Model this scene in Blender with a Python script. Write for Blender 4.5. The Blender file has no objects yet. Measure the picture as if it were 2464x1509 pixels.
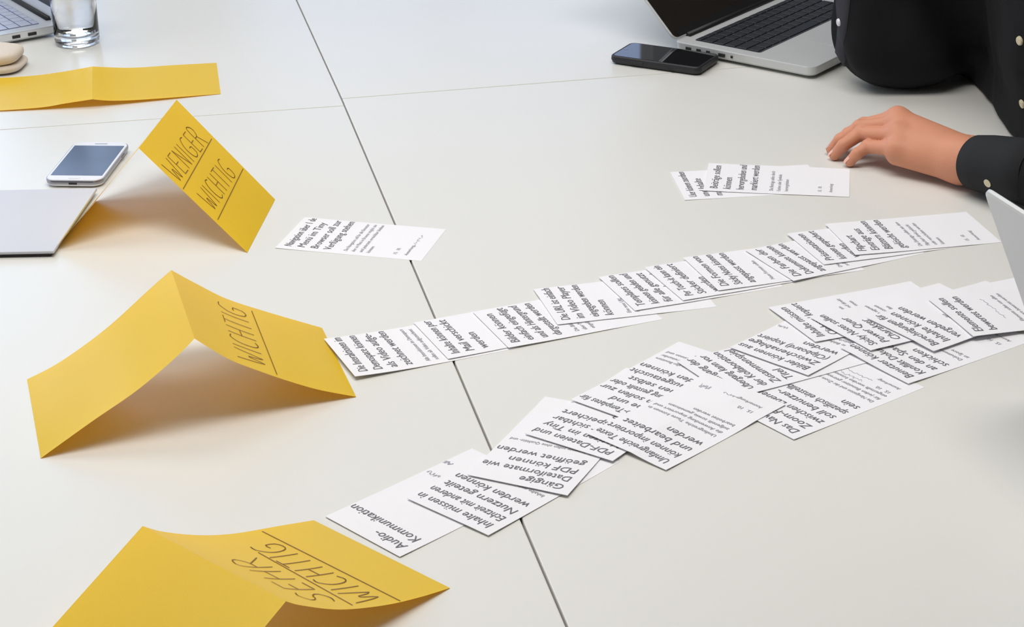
import bpy, bmesh, math, random
import numpy as np
from mathutils import Vector, Matrix, noise

random.seed(4)
S = bpy.context.scene
COL = S.collection

# ------------------------------------------------------------------ camera
W, H = 2464, 1509
FPX, PITCH, ROLL, CAMH = 4884.0, 0.42405, -0.0212, 0.847     # z = 0 is the table top
CC = np.array([0, 0, CAMH])
_c, _s = math.cos(PITCH), math.sin(PITCH)
_cr, _sr = math.cos(ROLL), math.sin(ROLL)
cam_d = bpy.data.cameras.new('camera')
cam = bpy.data.objects.new('camera', cam_d)
COL.objects.link(cam)
fw = Vector((0, _c, -_s)); U0 = Vector((0, _s, _c)); X0 = Vector((1, 0, 0))
right = X0 * _cr + U0 * _sr
up = -X0 * _sr + U0 * _cr
M = Matrix((right, up, -fw)).transposed().to_4x4()
M.translation = Vector((0, 0, CAMH))
cam.matrix_world = M
cam_d.sensor_width = 36
cam_d.lens = FPX / W * 36
cam_d.clip_start = .02
S.camera = cam

# ------------------------------------------------------------------ light
S.view_settings.view_transform = 'Standard'
S.view_settings.look = 'None'
S.view_settings.gamma = 1
S.view_settings.use_curve_mapping = False
S.view_settings.exposure = -0.34
wd = bpy.data.worlds.new('world'); S.world = wd; wd.use_nodes = True
bg = wd.node_tree.nodes['Background']
bg.inputs[0].default_value = (.75, .86, 1, 1); bg.inputs[1].default_value = 1.0


def area(name, loc, rot, sx, sy, power, col):
    d = bpy.data.lights.new(name, 'AREA'); d.shape = 'RECTANGLE'
    d.size, d.size_y, d.energy, d.color = sx, sy, power, col
    o = bpy.data.objects.new(name, d); COL.objects.link(o)
    o.location = loc; o.rotation_euler = rot
    return o


R = math.radians
WIN = [(-3.05, -1.12), (-.78, .42)]          # two window openings in wall_back (x ranges)
WZ = [(-.1, 2.1), (-.1, 1.15)]               # second has its shade drawn part way
YB = 5.6
area('daylight', (-2.1, YB + .12, 1.0), (R(-90), 0, 0), 1.9, 2.15, 29, (.42, .62, 1))
area('daylight_b', (-.18, YB + .12, .52), (R(-90), 0, 0), 1.2, 1.2, 4.6, (.30, .46, 1))
area('daylight_side', (-3.62, 2.3, .9), (0, R(-90), 0), 1.9, 3.2, 20, (.86, .92, 1))
area('added_overhead_light_a', (-1.0, 3.3, 1.93), (0, 0, 0), 2.4, 1.1, 24, (1, .985, .975))  # added main light from above and behind, no such fixture in the room
area('added_overhead_light_b', (-.1, 1.75, 1.93), (0, 0, 0), 1.8, .8, 37, (1, .965, .925))  # added overhead fill for the near tables, no such fixture in the room


# ------------------------------------------------------------------ helpers
def ray(px, py):
    x = (px - W / 2) / FPX; y = -(py - H / 2) / FPX
    a = x * _cr - y * _sr; b = x * _sr + y * _cr
    return np.array([a, b * _s + _c, b * _c - _s])


def P(px, py, z=0.0):
    """world point at height z seen at that point of the photograph"""
    v = ray(px, py)
    return CC + v * (z - CAMH) / v[2]


def lin(r, g, b):
    f = lambda c: (c / 255 / 12.92) if c <= 10 else (((c / 255) + .055) / 1.055) ** 2.4
    return (f(r), f(g), f(b), 1)


def mat(name, rgb, rough=.5, metal=0., spec=.5, bump=0., bscale=200., mottle=0., **kw):
    m = bpy.data.materials.new(name); m.use_nodes = True
    nt = m.node_tree; b = nt.nodes['Principled BSDF']
    b.inputs['Base Color'].default_value = lin(*rgb)
    b.inputs['Roughness'].default_value = rough
    b.inputs['Metallic'].default_value = metal
    b.inputs['Specular IOR Level'].default_value = spec
    for k, v in kw.items():
        b.inputs[k.replace('_', ' ')].default_value = v
    tc = nt.nodes.new('ShaderNodeTexCoord')
    nz = nt.nodes.new('ShaderNodeTexNoise'); nz.inputs['Scale'].default_value = bscale
    nz.inputs['Detail'].default_value = 3
    nt.links.new(tc.outputs['Object'], nz.inputs['Vector'])
    if bump:
        bp = nt.nodes.new('ShaderNodeBump'); bp.inputs['Strength'].default_value = bump
        bp.inputs['Distance'].default_value = .001
        nt.links.new(nz.outputs[0], bp.inputs['Height'])
        nt.links.new(bp.outputs[0], b.inputs['Normal'])
    mx = nt.nodes.new('ShaderNodeMixRGB'); mx.blend_type = 'MULTIPLY'
    mx.inputs[0].default_value = mottle
    mx.inputs[1].default_value = lin(*rgb)
    nt.links.new(nz.outputs[0], mx.inputs[2])
    if mottle:
        nt.links.new(mx.outputs[0], b.inputs['Base Color'])
    return m


M_TABLE = mat('white_laminate', (230, 229, 223), .32, bump=.03, bscale=900)
M_EDGE = mat('white_edge_band', (236, 234, 228), .4)
M_PAPER = mat('white_card_stock', (243, 242, 245), .75, spec=.25, bump=.05, bscale=1500)
M_YEL = mat('yellow_card_stock', (251, 214, 42), .40, spec=.6, bump=.08, bscale=1400)
M_INK = mat('grey_print', (112, 112, 118), .8)
M_INKS = mat('small_print', (150, 150, 156), .8)
M_PEN = mat('brown_pen', (138, 102, 26), .6)
M_PENCIL = mat('faint_pencil', (176, 176, 186), .8)
M_SHIRT = mat('black_cotton', (26, 26, 29), .85, spec=.2, bump=.25, bscale=1800)
M_CUFF = mat('charcoal_cotton', (42, 43, 45), .85, spec=.2, bump=.25, bscale=1800)
M_PLACKET = mat('grey_black_cotton', (60, 60, 66), .8, spec=.2, bump=.25, bscale=1800)
M_BUTTON = mat('cream_button', (214, 204, 170), .35)
M_BUTTONW = mat('white_button', (235, 235, 240), .3)
M_SKIN = mat('skin', (212, 146, 116), .5, spec=.35, bump=.25, bscale=300, mottle=.0)
M_SKIN.node_tree.nodes['Principled BSDF'].inputs['Subsurface Weight'].default_value = .12
M_SKIN.node_tree.nodes['Principled BSDF'].inputs['Subsurface Radius'].default_value = (.012, .004, .002)
M_NAIL = mat('fingernail', (232, 178, 160), .25)
M_HAIR = mat('dark_hair', (48, 36, 28), .6)
M_TROUSER = mat('dark_denim', (38, 42, 56), .9)
M_SHOE = mat('black_leather', (22, 20, 20), .4)
M_ALU = mat('aluminium', (206, 208, 208), .40, metal=.2)
M_ALUB = mat('bright_aluminium', (225, 228, 232), .42, metal=.6)
M_KEY = mat('black_key', (38, 41, 47), .45)
M_KEYS = mat('silver_key', (196, 202, 220), .4, metal=.3)
M_WELL = mat('keyboard_well', (70, 74, 80), .5)
M_WELLS = mat('silver_keyboard_well', (120, 128, 158), .5)
M_DARK = mat('black_plastic', (24, 24, 26), .5)
M_PORT = mat('port_dark', (40, 38, 38), .6)
M_SCREEN = mat('dark_screen_glass', (34, 29, 26), .35, spec=.4)
M_SCREENL = mat('dark_blue_screen_glass', (14, 16, 24), .3)
M_PHONEB = mat('black_phone_shell', (30, 31, 36), .5)
M_PHONEG = mat('phone_glass', (12, 13, 17), .04, spec=.6)
M_PHONEG2 = mat('phone_glass_painted_reflection', (84, 98, 124), .22, spec=.5, mottle=.35, bscale=14)  # blue-grey reflection on the switched-off screen, painted into its colour
M_PHONEW = mat('white_phone_shell', (232, 232, 236), .25)
M_CHROME = mat('chrome_rim', (150, 150, 158), .25, metal=.8)
M_CLOTH = mat('cream_cloth', (222, 210, 196), .95, bump=.5, bscale=500)
M_PAD = mat('white_pad_cover', (208, 208, 214), .45)
M_PADD = mat('pad_back_and_gap_shade', (60, 58, 56), .7)  # dark underside, with the shade of the gap below painted in
M_LEG = mat('grey_steel', (150, 152, 154), .4, metal=.7)
M_WALL = mat('white_wall_paint', (205, 205, 204), .9, bump=.1, bscale=60)
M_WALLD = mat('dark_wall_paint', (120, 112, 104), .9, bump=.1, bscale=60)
M_CEIL = mat('white_ceiling_paint', (238, 238, 234), .9)
M_FLOOR = mat('grey_carpet', (120, 118, 114), .95, bump=.6, bscale=400, mottle=.3)
M_FRAME = mat('window_frame_paint', (225, 225, 222), .5)
M_GLASS = mat('drinking_glass', (255, 255, 255), .0, Transmission_Weight=1.0, IOR=1.48)
M_WATER = mat('water', (255, 255, 255), .0, Transmission_Weight=1.0, IOR=1.33)
M_PANE = mat('window_pane', (255, 255, 255), .0, Transmission_Weight=1.0, IOR=1.01)


# thin card: part of the light passes through it
_nt = M_YEL.node_tree; _b = _nt.nodes['Principled BSDF']; _o = _nt.nodes['Material Output']
_t = _nt.nodes.new('ShaderNodeBsdfTranslucent'); _t.inputs[0].default_value = (.98, .40, .01, 1)
_m = _nt.nodes.new('ShaderNodeMixShader'); _m.inputs[0].default_value = .22
_nt.links.new(_b.outputs[0], _m.inputs[1]); _nt.links.new(_t.outputs[0], _m.inputs[2]); _nt.links.new(_m.outputs[0], _o.inputs[0])


def tag(o, label=None, cat=None, group=None, kind=None):
    if label: o['label'] = label
    if cat: o['category'] = cat
    if group: o['group'] = group
    if kind: o['kind'] = kind
    return o


def link(name, me, m=None, parent=None):
    o = bpy.data.objects.new(name, me)
    COL.objects.link(o)
    if m is not None and not me.materials: me.materials.append(m)
    if parent is not None: o.parent = parent
    return o


def empty(name, loc=(0, 0, 0), rz=0):
    o = bpy.data.objects.new(name, None); COL.objects.link(o)
    o.location = loc; o.rotation_euler = (0, 0, rz); o.empty_display_size = .05
    return o


def frame_empty(name, origin, x, y):
    """empty whose local x, y axes lie along the given table directions"""
    x = Vector(x).normalized(); y = Vector(y).normalized(); z = x.cross(y)
    o = bpy.data.objects.new(name, None); COL.objects.link(o)
    m = Matrix((x, y, z)).transposed().to_4x4(); m.translation = Vector(origin)
    o.matrix_world = m
    return o


def mesh(name, v, f, m=None, parent=None, smooth=False):
    me = bpy.data.meshes.new(name)
    me.from_pydata([tuple(map(float, p)) for p in v], [], f)
    me.update()
    if smooth: me.polygons.foreach_set('use_smooth', [True] * len(me.polygons))
    return link(name, me, m, parent)


def from_bm(name, bm, m=None, parent=None, smooth=False):
    bmesh.ops.recalc_face_normals(bm, faces=bm.faces)
    me = bpy.data.meshes.new(name); bm.to_mesh(me); bm.free()
    if smooth: me.polygons.foreach_set('use_smooth', [True] * len(me.polygons))
    return link(name, me, m, parent)


def bx(bm, x0, x1, y0, y1, z0, z1, bev=0., seg=2):
    b2 = bmesh.new()
    bmesh.ops.create_cube(b2, size=1)
    for v in b2.verts:
        v.co = Vector(((x0 + x1) / 2 + v.co.x * (x1 - x0), (y0 + y1) / 2 + v.co.y * (y1 - y0), (z0 + z1) / 2 + v.co.z * (z1 - z0)))
    if bev:
        bmesh.ops.bevel(b2, geom=b2.edges[:], offset=bev, segments=seg, affect='EDGES', profile=.5)
    t = bpy.data.meshes.new('t'); b2.to_mesh(t); b2.free(); bm.from_mesh(t); bpy.data.meshes.remove(t)
    return bm


def rr(x0, x1, y0, y1, r, n=6):
    pts = []
    for cx, cy, a in ((x1 - r, y1 - r, 0), (x0 + r, y1 - r, 90), (x0 + r, y0 + r, 180), (x1 - r, y0 + r, 270)):
        for i in range(n + 1):
            t = R(a + 90 * i / n); pts.append((cx + r * math.cos(t), cy + r * math.sin(t)))
    return pts


def slab(name, outline, levels, m=None, parent=None, smooth=False):
    """levels: (z, inset) rings from the bottom up, capped at both ends"""
    n = len(outline)
    cx = sum(p[0] for p in outline) / n; cy = sum(p[1] for p in outline) / n
    sx = max(p[0] for p in outline) - cx; sy = max(p[1] for p in outline) - cy
    v, f = [], []
    for z, ins in levels:
        for x, y in outline:
            v.append((cx + (x - cx) * (1 - ins / sx), cy + (y - cy) * (1 - ins / sy), z))
    for k in range(len(levels) - 1):
        for i in range(n):
            j = (i + 1) % n
            f.append((k * n + i, k * n + j, (k + 1) * n + j, (k + 1) * n + i))
    f.append(tuple(range(n))[::-1]); f.append(tuple(range((len(levels) - 1) * n, len(levels) * n)))
    return mesh(name, v, f, m, parent, smooth)


def cyl(bm, a, b, r0, r1=None, n=16):
    r1 = r0 if r1 is None else r1
    a = Vector(a); b = Vector(b); d = (b - a); q = d.to_track_quat('Z', 'Y').to_matrix()
    va = [bm.verts.new(a + q @ Vector((r0 * math.cos(2 * math.pi * i / n), r0 * math.sin(2 * math.pi * i / n), 0))) for i in range(n)]
    vb = [bm.verts.new(b + q @ Vector((r1 * math.cos(2 * math.pi * i / n), r1 * math.sin(2 * math.pi * i / n), 0))) for i in range(n)]
    for i in range(n): bm.faces.new((va[i], va[(i + 1) % n], vb[(i + 1) % n], vb[i]))
    bm.faces.new(va[::-1]); bm.faces.new(vb)


def lathe(name, prof, m, parent=None, n=64, closed=True):
    v, f = [], []
    k = len(prof)
    for i in range(n):
        a = 2 * math.pi * i / n
        for r, z in prof: v.append((r * math.cos(a), r * math.sin(a), z))
    for i in range(n):
        j = (i + 1) % n
        for q in range(k - 1):
            f.append((i * k + q, j * k + q, j * k + q + 1, i * k + q + 1))
    o = mesh(name, v, f, m, parent, True)
    bm = bmesh.new(); bm.from_mesh(o.data)
    bmesh.ops.remove_doubles(bm, verts=bm.verts, dist=1e-6)
    bmesh.ops.recalc_face_normals(bm, faces=bm.faces)
    bm.to_mesh(o.data); bm.free()
    return o


# ------------------------------------------------------------------ room shell
ZF, ZC = -.74, 1.96
XL, XR, YF = -3.5, 3.0, -1.6
def box_obj(name, x0, x1, y0, y1, z0, z1, m, bev=0, kind='structure'):
    bm = bmesh.new(); bx(bm, x0, x1, y0, y1, z0, z1, bev)
    o = from_bm(name, bm, m)
    if kind: tag(o, kind=kind)
    return o


box_obj('floor', XL - .1, XR + .1, YF - .1, YB + .1, ZF - .1, ZF, M_FLOOR)
box_obj('ceiling', XL - .1, XR + .1, YF - .1, YB + .1, ZC, ZC + .1, M_CEIL)
box_obj('wall_front', XL, XR, YF - .1, YF, ZF, ZC, M_WALLD)
box_obj('wall_right', XR, XR + .1, YF, YB, ZF, ZC, M_WALLD)
# left wall with one wide opening
bm = bmesh.new()
for a in ((YF, .7, ZF, ZC), (3.9, YB, ZF, ZC), (.7, 3.9, ZF, -.05), (.7, 3.9, 1.85, ZC)):
    bx(bm, XL - .1, XL, a[0], a[1], a[2], a[3])
tag(from_bm('wall_left', bm, M_WALL), kind='structure')
bm = bmesh.new()
xs = [XL] + [v for w in WIN for v in w] + [XR]
for i in (0, 2, 4): bx(bm, xs[i], xs[i + 1], YB, YB + .1, ZF, ZC)
for (a, b), (c, d) in zip(WIN, WZ):
    bx(bm, a, b, YB, YB + .1, ZF, c); bx(bm, a, b, YB, YB + .1, d, ZC) if d < ZC else None
tag(from_bm('wall_back', bm, M_WALL), kind='structure')
for i, ((a, b), (c, d)) in enumerate(zip(WIN, WZ)):
    d = min(d, ZC)
    bm = bmesh.new(); t = .035; mid = (a + b) / 2
    for q in ((a, b, c, c + t), (a, b, d - t, d), (a, a + t, c, d), (b - t, b, c, d), (mid - t / 2, mid + t / 2, c, d)):
        bx(bm, q[0], q[1], YB + .01, YB + .06, q[2], q[3])
    tag(from_bm('window_%d' % (i + 1), bm, M_FRAME), kind='structure')
bm = bmesh.new(); t = .05
for q in ((.7, 3.9, -.05, 0), (.7, 3.9, 1.80, 1.85), (.7, .75, -.05, 1.85), (3.85, 3.9, -.05, 1.85), (2.27, 2.33, -.05, 1.85)):
    bx(bm, XL - .07, XL - .02, q[0], q[1], q[2], q[3])
tag(from_bm('window_3', bm, M_FRAME), kind='structure')

# ------------------------------------------------------------------ tables
K = P(822, 237)
aF = P(1362, 1502) - K; aF /= np.linalg.norm(aF)          # along the long joint, towards the camera
bF = P(1550, 180) - K; bF /= np.linalg.norm(bF)           # along the cross joint, to the right
aB = P(712, 0) - P(820, 237); aB /= np.linalg.norm(aB)    # long joint beyond the cross joint
L0 = P(0, 312); L1 = P(200, 298); bL = L1 - L0; bL /= np.linalg.norm(bL)
TH = .026; G = .0009


def isect(p, u, q, w):
    a = np.array([[u[0], -w[0]], [u[1], -w[1]]]); s = np.linalg.solve(a, (q - p)[:2])
    return p + u * s[0]


def table(poly, label):
    o = empty('meeting_table', (0, 0, ZF))
    poly = [np.array(p[:2]) for p in poly]
    c = sum(poly) / len(poly)
    # shrink every side by the half gap
    n = len(poly); out = []
    sh = []
    for i in range(n):
        p, q = poly[i], poly[(i + 1) % n]; d = (q - p) / np.linalg.norm(q - p); nn = np.array([-d[1], d[0]])
        if nn @ (c - p) < 0: nn = -nn
        sh.append((p + nn * G, d))
    def ring(off):
        r = []
        for i in range(n):
            (p, u), (q, w) = sh[i - 1], sh[i]
            nu = np.array([-u[1], u[0]]); nu = nu if nu @ (c - p) > 0 else -nu
            nw = np.array([-w[1], w[0]]); nw = nw if nw @ (c - q) > 0 else -nw
            a = np.array([[u[0], -w[0]], [u[1], -w[1]]]); s = np.linalg.solve(a, (q + nw * off) - (p + nu * off))
            r.append(p + nu * off + u * s[0])
        return r
    v, f = [], []
    lev = [(-TH, 0), (-.0012, 0), (-.0003, .0004), (0, .0012)]
    for z, off in lev:
        for p in ring(off): v.append((p[0], p[1], z - ZF))
    for k in range(3):
        for i in range(n):
            j = (i + 1) % n; f.append((k * n + i, k * n + j, (k + 1) * n + j, (k + 1) * n + i))
    f.append(tuple(range(n))[::-1]); f.append(tuple(range(3 * n, 4 * n)))
    t = mesh('tabletop', v, f, M_TABLE, o)
    t.data.materials.append(M_EDGE)
    for p in t.data.polygons:
        if len(p.vertices) == 4 and p.index < 3 * n and abs(p.normal.z) < .3: p.material_index = 1
    inner = ring(.09)
    for p in inner:
        bm = bmesh.new(); bx(bm, p[0] - .025, p[0] + .025, p[1] - .025, p[1] + .025, 0, -ZF - TH, .003)
        from_bm('leg', bm, M_LEG, o)
    tag(o, label, 'table', 'white meeting tables pushed together')
    return o


EDGE0 = K + bF * .872
R1 = isect(EDGE0, aF, K, bF)
fr_ = [K, R1, R1 + aF * 1.9, K + aF * 1.9]
kL = isect(K, aF, L0, bL)
fl_ = [kL, kL - bL * 1.6, kL - bL * 1.6 + aF * 1.9, kL + aF * 1.9]
br_ = [K, R1, R1 + aB * 1.0, K + aB * 1.0]
bl_ = [kL, kL + (K - kL) * 1.0, K + aB * 1.0, K + aB * 1.0 - bL * 1.6, kL - bL * 1.6]
table(fr_, 'white table at right under both rows of printed cards')
table(fl_, 'white table at front left under the folded yellow cards')
table(br_, 'white table at back carrying the black phone and open laptop')
table(bl_, 'white table at back left carrying the drinking glass')

# ------------------------------------------------------------------ printed cards
CW, CL, CT = .0935, .168, .0005
NA, NB = 15, 27
CARDS = []


class Card:
    def __init__(s, O, U, z=None):
        o = P(*O)[:2]; u = P(*U)[:2]; mid = (o + u) / 2
        s.u = (u - o) / np.linalg.norm(u - o); s.v = np.array([s.u[1], -s.u[0]])
        s.o = mid - s.u * CW / 2
        s.z = np.zeros((NA, NB))

    def at(s, a, b):
        p = s.o + s.u * a + s.v * b
        x = min(max(a / CW * (NA - 1), 0), NA - 1.0001); y = min(max(b / CL * (NB - 1), 0), NB - 1.0001)
        i, j = int(x), int(y); x -= i; y -= j; z = s.z
        return p[0], p[1], (z[i, j] * (1 - x) + z[i + 1, j] * x) * (1 - y) + (z[i, j + 1] * (1 - x) + z[i + 1, j + 1] * x) * y

    def heights(s, Q):
        """top surface of this card at many table points, 0 where it does not reach"""
        D = Q - s.o; a = D @ s.u; b = D @ s.v
        m = (a > -.0012) & (a < CW + .0012) & (b > -.0012) & (b < CL + .0012)
        x = np.clip(a / CW * (NA - 1), 0, NA - 1.0001); y = np.clip(b / CL * (NB - 1), 0, NB - 1.0001)
        i, j = x.astype(int), y.astype(int); x = x - i; y = y - j; z = s.z
        h = (z[i, j] * (1 - x) + z[i + 1, j] * x) * (1 - y) + (z[i, j + 1] * (1 - x) + z[i + 1, j + 1] * x) * y
        return np.where(m, h + CT, 0.)

    def drape(s, lift=.0006, curl=0.):
        K_ = 4; na, nb = (NA - 1) * K_ + 1, (NB - 1) * K_ + 1
        A, B = np.meshgrid(np.linspace(0, CW, na), np.linspace(0, CL, nb), indexing='ij')
        Q = s.o + A[..., None] * s.u + B[..., None] * s.v
        Hh = np.zeros((na, nb))
        for c in CARDS: Hh = np.maximum(Hh, c.heights(Q))
        pad = np.pad(Hh, K_, mode='edge')
        Dn = np.zeros((NA, NB))
        for i in range(NA):
            for j in range(NB): Dn[i, j] = pad[i * K_:i * K_ + 2 * K_ + 1, j * K_:j * K_ + 2 * K_ + 1].max()
        Z = Dn.copy()
        for _ in range(40):
            pz = np.pad(Z, 1, mode='edge')
            Z = np.maximum((pz[1:-1, 1:-1] * 2 + pz[:-2, 1:-1] + pz[2:, 1:-1] + pz[1:-1, :-2] + pz[1:-1, 2:]) / 6, Dn)
        b = np.linspace(0, 1, NB)[None]; a = np.linspace(0, 1, NA)[:, None]
        s.z = Z + .0002 + lift * (1 - b) ** 3 + curl * np.maximum(0, a - .5) * (1 - b) ** 2
        CARDS.append(s)


def text_mesh(body, size, shear=.12):
    cu = bpy.data.curves.new('t', 'FONT'); cu.body = body; cu.size = size; cu.resolution_u = 2; cu.shear = shear
    o = bpy.data.objects.new('t', cu); COL.objects.link(o)
    bpy.context.view_layer.update()
    me = bpy.data.meshes.new_from_object(o)
    bpy.data.objects.remove(o); bpy.data.curves.remove(cu)
    v = [(p.co.x, p.co.y) for p in me.vertices]; f = [tuple(p.vertices) for p in me.polygons]
    bpy.data.meshes.remove(me)
    return v, f


def print_lines(card, root, name, lines, m):
    """lines: (text, a, b, size, maxwidth)"""
    V, F = [], []
    for t, a, b, size, mw in lines:
        if not t: continue
        v, f = text_mesh(t, size)
        if not v: continue
        wmax = max(p[0] for p in v); k = min(1, mw / wmax)
        n0 = len(V)
        for x, y in v:
            q = card.at(a + x * k, b - y)
            V.append((q[0], q[1], q[2] + .00034))
        F += [tuple(i + n0 for i in p) for p in f]
    if V: mesh(name, V, F, m, root)


def squiggle(card, a, b, w, hgt, n=26, wd=.0005):
    V, F = [], []
    pts = []
    for i in range(n):
        t = i / (n - 1)
        pts.append((a + w * t + .0012 * math.sin(t * 31), b + hgt * (math.sin(t * 40 + b * 900) * .5 + .3 * math.sin(t * 17))))
    for i in range(n - 1):
        (x0, y0), (x1, y1) = pts[i], pts[i + 1]
        d = math.hypot(x1 - x0, y1 - y0) or 1e-6; nx, ny = -(y1 - y0) / d * wd / 2, (x1 - x0) / d * wd / 2
        k = len(V)
        for x, y in ((x0 + nx, y0 + ny), (x0 - nx, y0 - ny), (x1 - nx, y1 - ny), (x1 + nx, y1 + ny)):
            q = card.at(x, y); V.append((q[0], q[1], q[2] + .00034))
        F.append((k, k + 1, k + 2, k + 3))
    return V, F


def make_card(O, U, head, small, date, label, group, lift=.0006, curl=0., sig=False, marks=None):
    c = Card(O, U); c.drape(lift, curl)
    v, f = [], []
    for k in (1, 0):
        for i in range(NA):
            for j in range(NB):
                q = c.at(CW * i / (NA - 1), CL * j / (NB - 1)); v.append((q[0], q[1], q[2] - k * CT * .8))
    N = NA * NB; id_ = lambda i, j: i * NB + j
    for i in range(NA - 1):
        for j in range(NB - 1):
            f.append((id_(i, j), id_(i + 1, j), id_(i + 1, j + 1), id_(i, j + 1)))
            f.append(tuple(N + q for q in (id_(i, j), id_(i, j + 1), id_(i + 1, j + 1), id_(i + 1, j))))
    br = [id_(i, 0) for i in range(NA)] + [id_(NA - 1, j) for j in range(1, NB)] + [id_(i, NB - 1) for i in range(NA - 2, -1, -1)] + [id_(0, j) for j in range(NB - 2, 0, -1)]
    for i in range(len(br)):
        a, b = br[i], br[(i + 1) % len(br)]; f.append((a, b, b + N, a + N))
    root = mesh('printed_card', v, f, M_PAPER)
    bm = bmesh.new(); bm.from_mesh(root.data); bmesh.ops.recalc_face_normals(bm, faces=bm.faces); bm.to_mesh(root.data); bm.free()
    tag(root, label, 'card', group)
    L = [(t, .0075, .0160 + .0152 * i, .0132, .084) for i, t in enumerate(head)]
    print_lines(c, root, 'printed_heading', L, M_INK)
    b0 = .0165 + .0152 * len(head) + (.003 if len(head) > 3 else .006)
    L = [(t, .0085, b0 + .0086 * i, .0064, .080) for i, t in enumerate(small)]
    if date:
        print_lines(c, root, 'date_line', [('15.  10.', .011, .136, .0062, .05)], M_INKS)
        print_lines(c, root, 'note_line', [('Anmerkung:', .011, .1485, .0058, .05)], M_INKS)
    if L: print_lines(c, root, 'small_print', L, M_INKS)
    if sig:
        VV, FF = [], []
        for (a, b, w, hh) in (sig if isinstance(sig, list) else [(.036, .1475, .035, .003)]):
            V, F = squiggle(c, a, b, w, hh); k = len(VV); VV += V; FF += [tuple(i + k for i in p) for p in F]
        mesh('handwriting', VV, FF, M_PENCIL, root)
    return root


G1 = 'printed cards laid in the long upper row'
G2 = 'printed cards overlapping in the lower row'
SM = ['Die Inhalte sollen direkt auf der Arbeitsfläche', 'angezeigt werden, damit alle Teilnehmer sie', 'gemeinsam sehen und bearbeiten können und', 'später wieder finden']
SM2 = ['Texte können einfach in', 'die Arbeitsfläche eingefügt und', 'von allen Personen bearbeitet', 'und gespeichert werden']
# lone card
make_card((660, 600), (735, 522), ['Navigation über 1 de', 'Menü im Tiny', 'Browser soll zur', 'Verfügung stehen'],
          ['Die Navigation soll für alle Benutzer', 'über ein Menü im Browser möglich sein', 'und jederzeit erreichbar bleiben', 'können'], True,
          'lone white printed card lying across the table joint', 'printed cards on the table', sig=True)
# small pile by the hand
make_card((1647, 481), (1613, 417), ['User können zuordnen', 'und Inhalte', 'markieren'], [], False,
          'printed card partly hidden under another beside the hand', 'printed cards near the hand')
make_card((1692, 461), (1705, 396), ['Beiträge sollen', 'können', 'hervorgehoben und', 'markiert werden'],
          ['Die Beiträge sollen durch', 'Farben oder Symbole', 'hervorgehoben'], True,
          'printed card lying on top of another beside the hand', 'printed cards near the hand')
# upper row, bottom card first
row1 = [
    ((857, 919), (778, 823), ['Die Interaktionen im', 'Demospace können', 'als Video aufge-', 'zeichnet werden'], ['Alle Interaktionen im Demospace', 'sollen als Video aufgezeichnet'], False,
     'leftmost card of the upper row, touching the yellow WICHTIG card', 0),
    ((1079, 868), (995, 780), ['Inhalte können per', 'Mail verschickt', 'werden'], [], False,
     'second card of the upper row, about mail, lying across the table joint', 0),
    ((1223, 841), (1139, 757), ['Bilder können', 'einfach eingefügt', 'und als Hintergrund', 'dargestellt werden'], ['Die Bilder werden', 'über Menü', 'eingefügt'], False,
     'third card of the upper row, headed Bilder können', 0),
    ((1342, 787), (1283, 699), ['Die URL ist einfach', 'im Video Player', 'eingegeben werden', 'können'], ['Eine neue URL', 'soll direkt'], False,
     'fourth card of the upper row, headed Die URL ist einfach', 0),
    ((1525, 750), (1443, 674), ['Templates sollen', 'können geladen und', 'für alle genutzt', 'verwendet werden'], [], False,
     'fifth card of the upper row, just left of the row middle', 0),
    ((1642, 727), (1552, 651), ['Per Touch-it kann ein', 'Sticker definiert', 'werden'], [], False,
     'sixth card of the upper row, headed Per Touch-it', .0012),
    ((1726, 703), (1646, 629), ['Die Formen von', 'Sticky Notes können', 'angepasst werden'], ['Neue Formen sollen'], False,
     'seventh card of the upper row, headed Die Formen von Sticky Notes', 0),
    ((1908, 681), (1794, 610), ['Die Farben der', 'Dokumente können', 'angepasst werden'], ['Die Farben', 'sollen über ein'], False,
     'eighth card of the upper row, headed Die Farben', .0012),
    ((1980, 641), (1895, 570), ['Präsentationen', 'können gespeichert', 'werden'], ['Als Datei', 'sichern'], False,
     'ninth card of the upper row, second from its right end', 0),
    ((2056, 618), (1987, 547), ['Flipchart', 'Einträge aus', 'Blättern können', 'gelöscht werden'], ['Die Einträge sollen aus dem', 'Flipchart direkt gelöscht', 'oder verschoben werden', 'können'], True,
     'rightmost card of the upper row, fully open on top of the others', 0),
]
for O, U, hd, sm, dt, lb, cu in row1:
    make_card(O, U, hd, sm, dt, lb, G1, curl=cu, lift=.0045 if O == (857, 919) else .0006)
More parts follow.
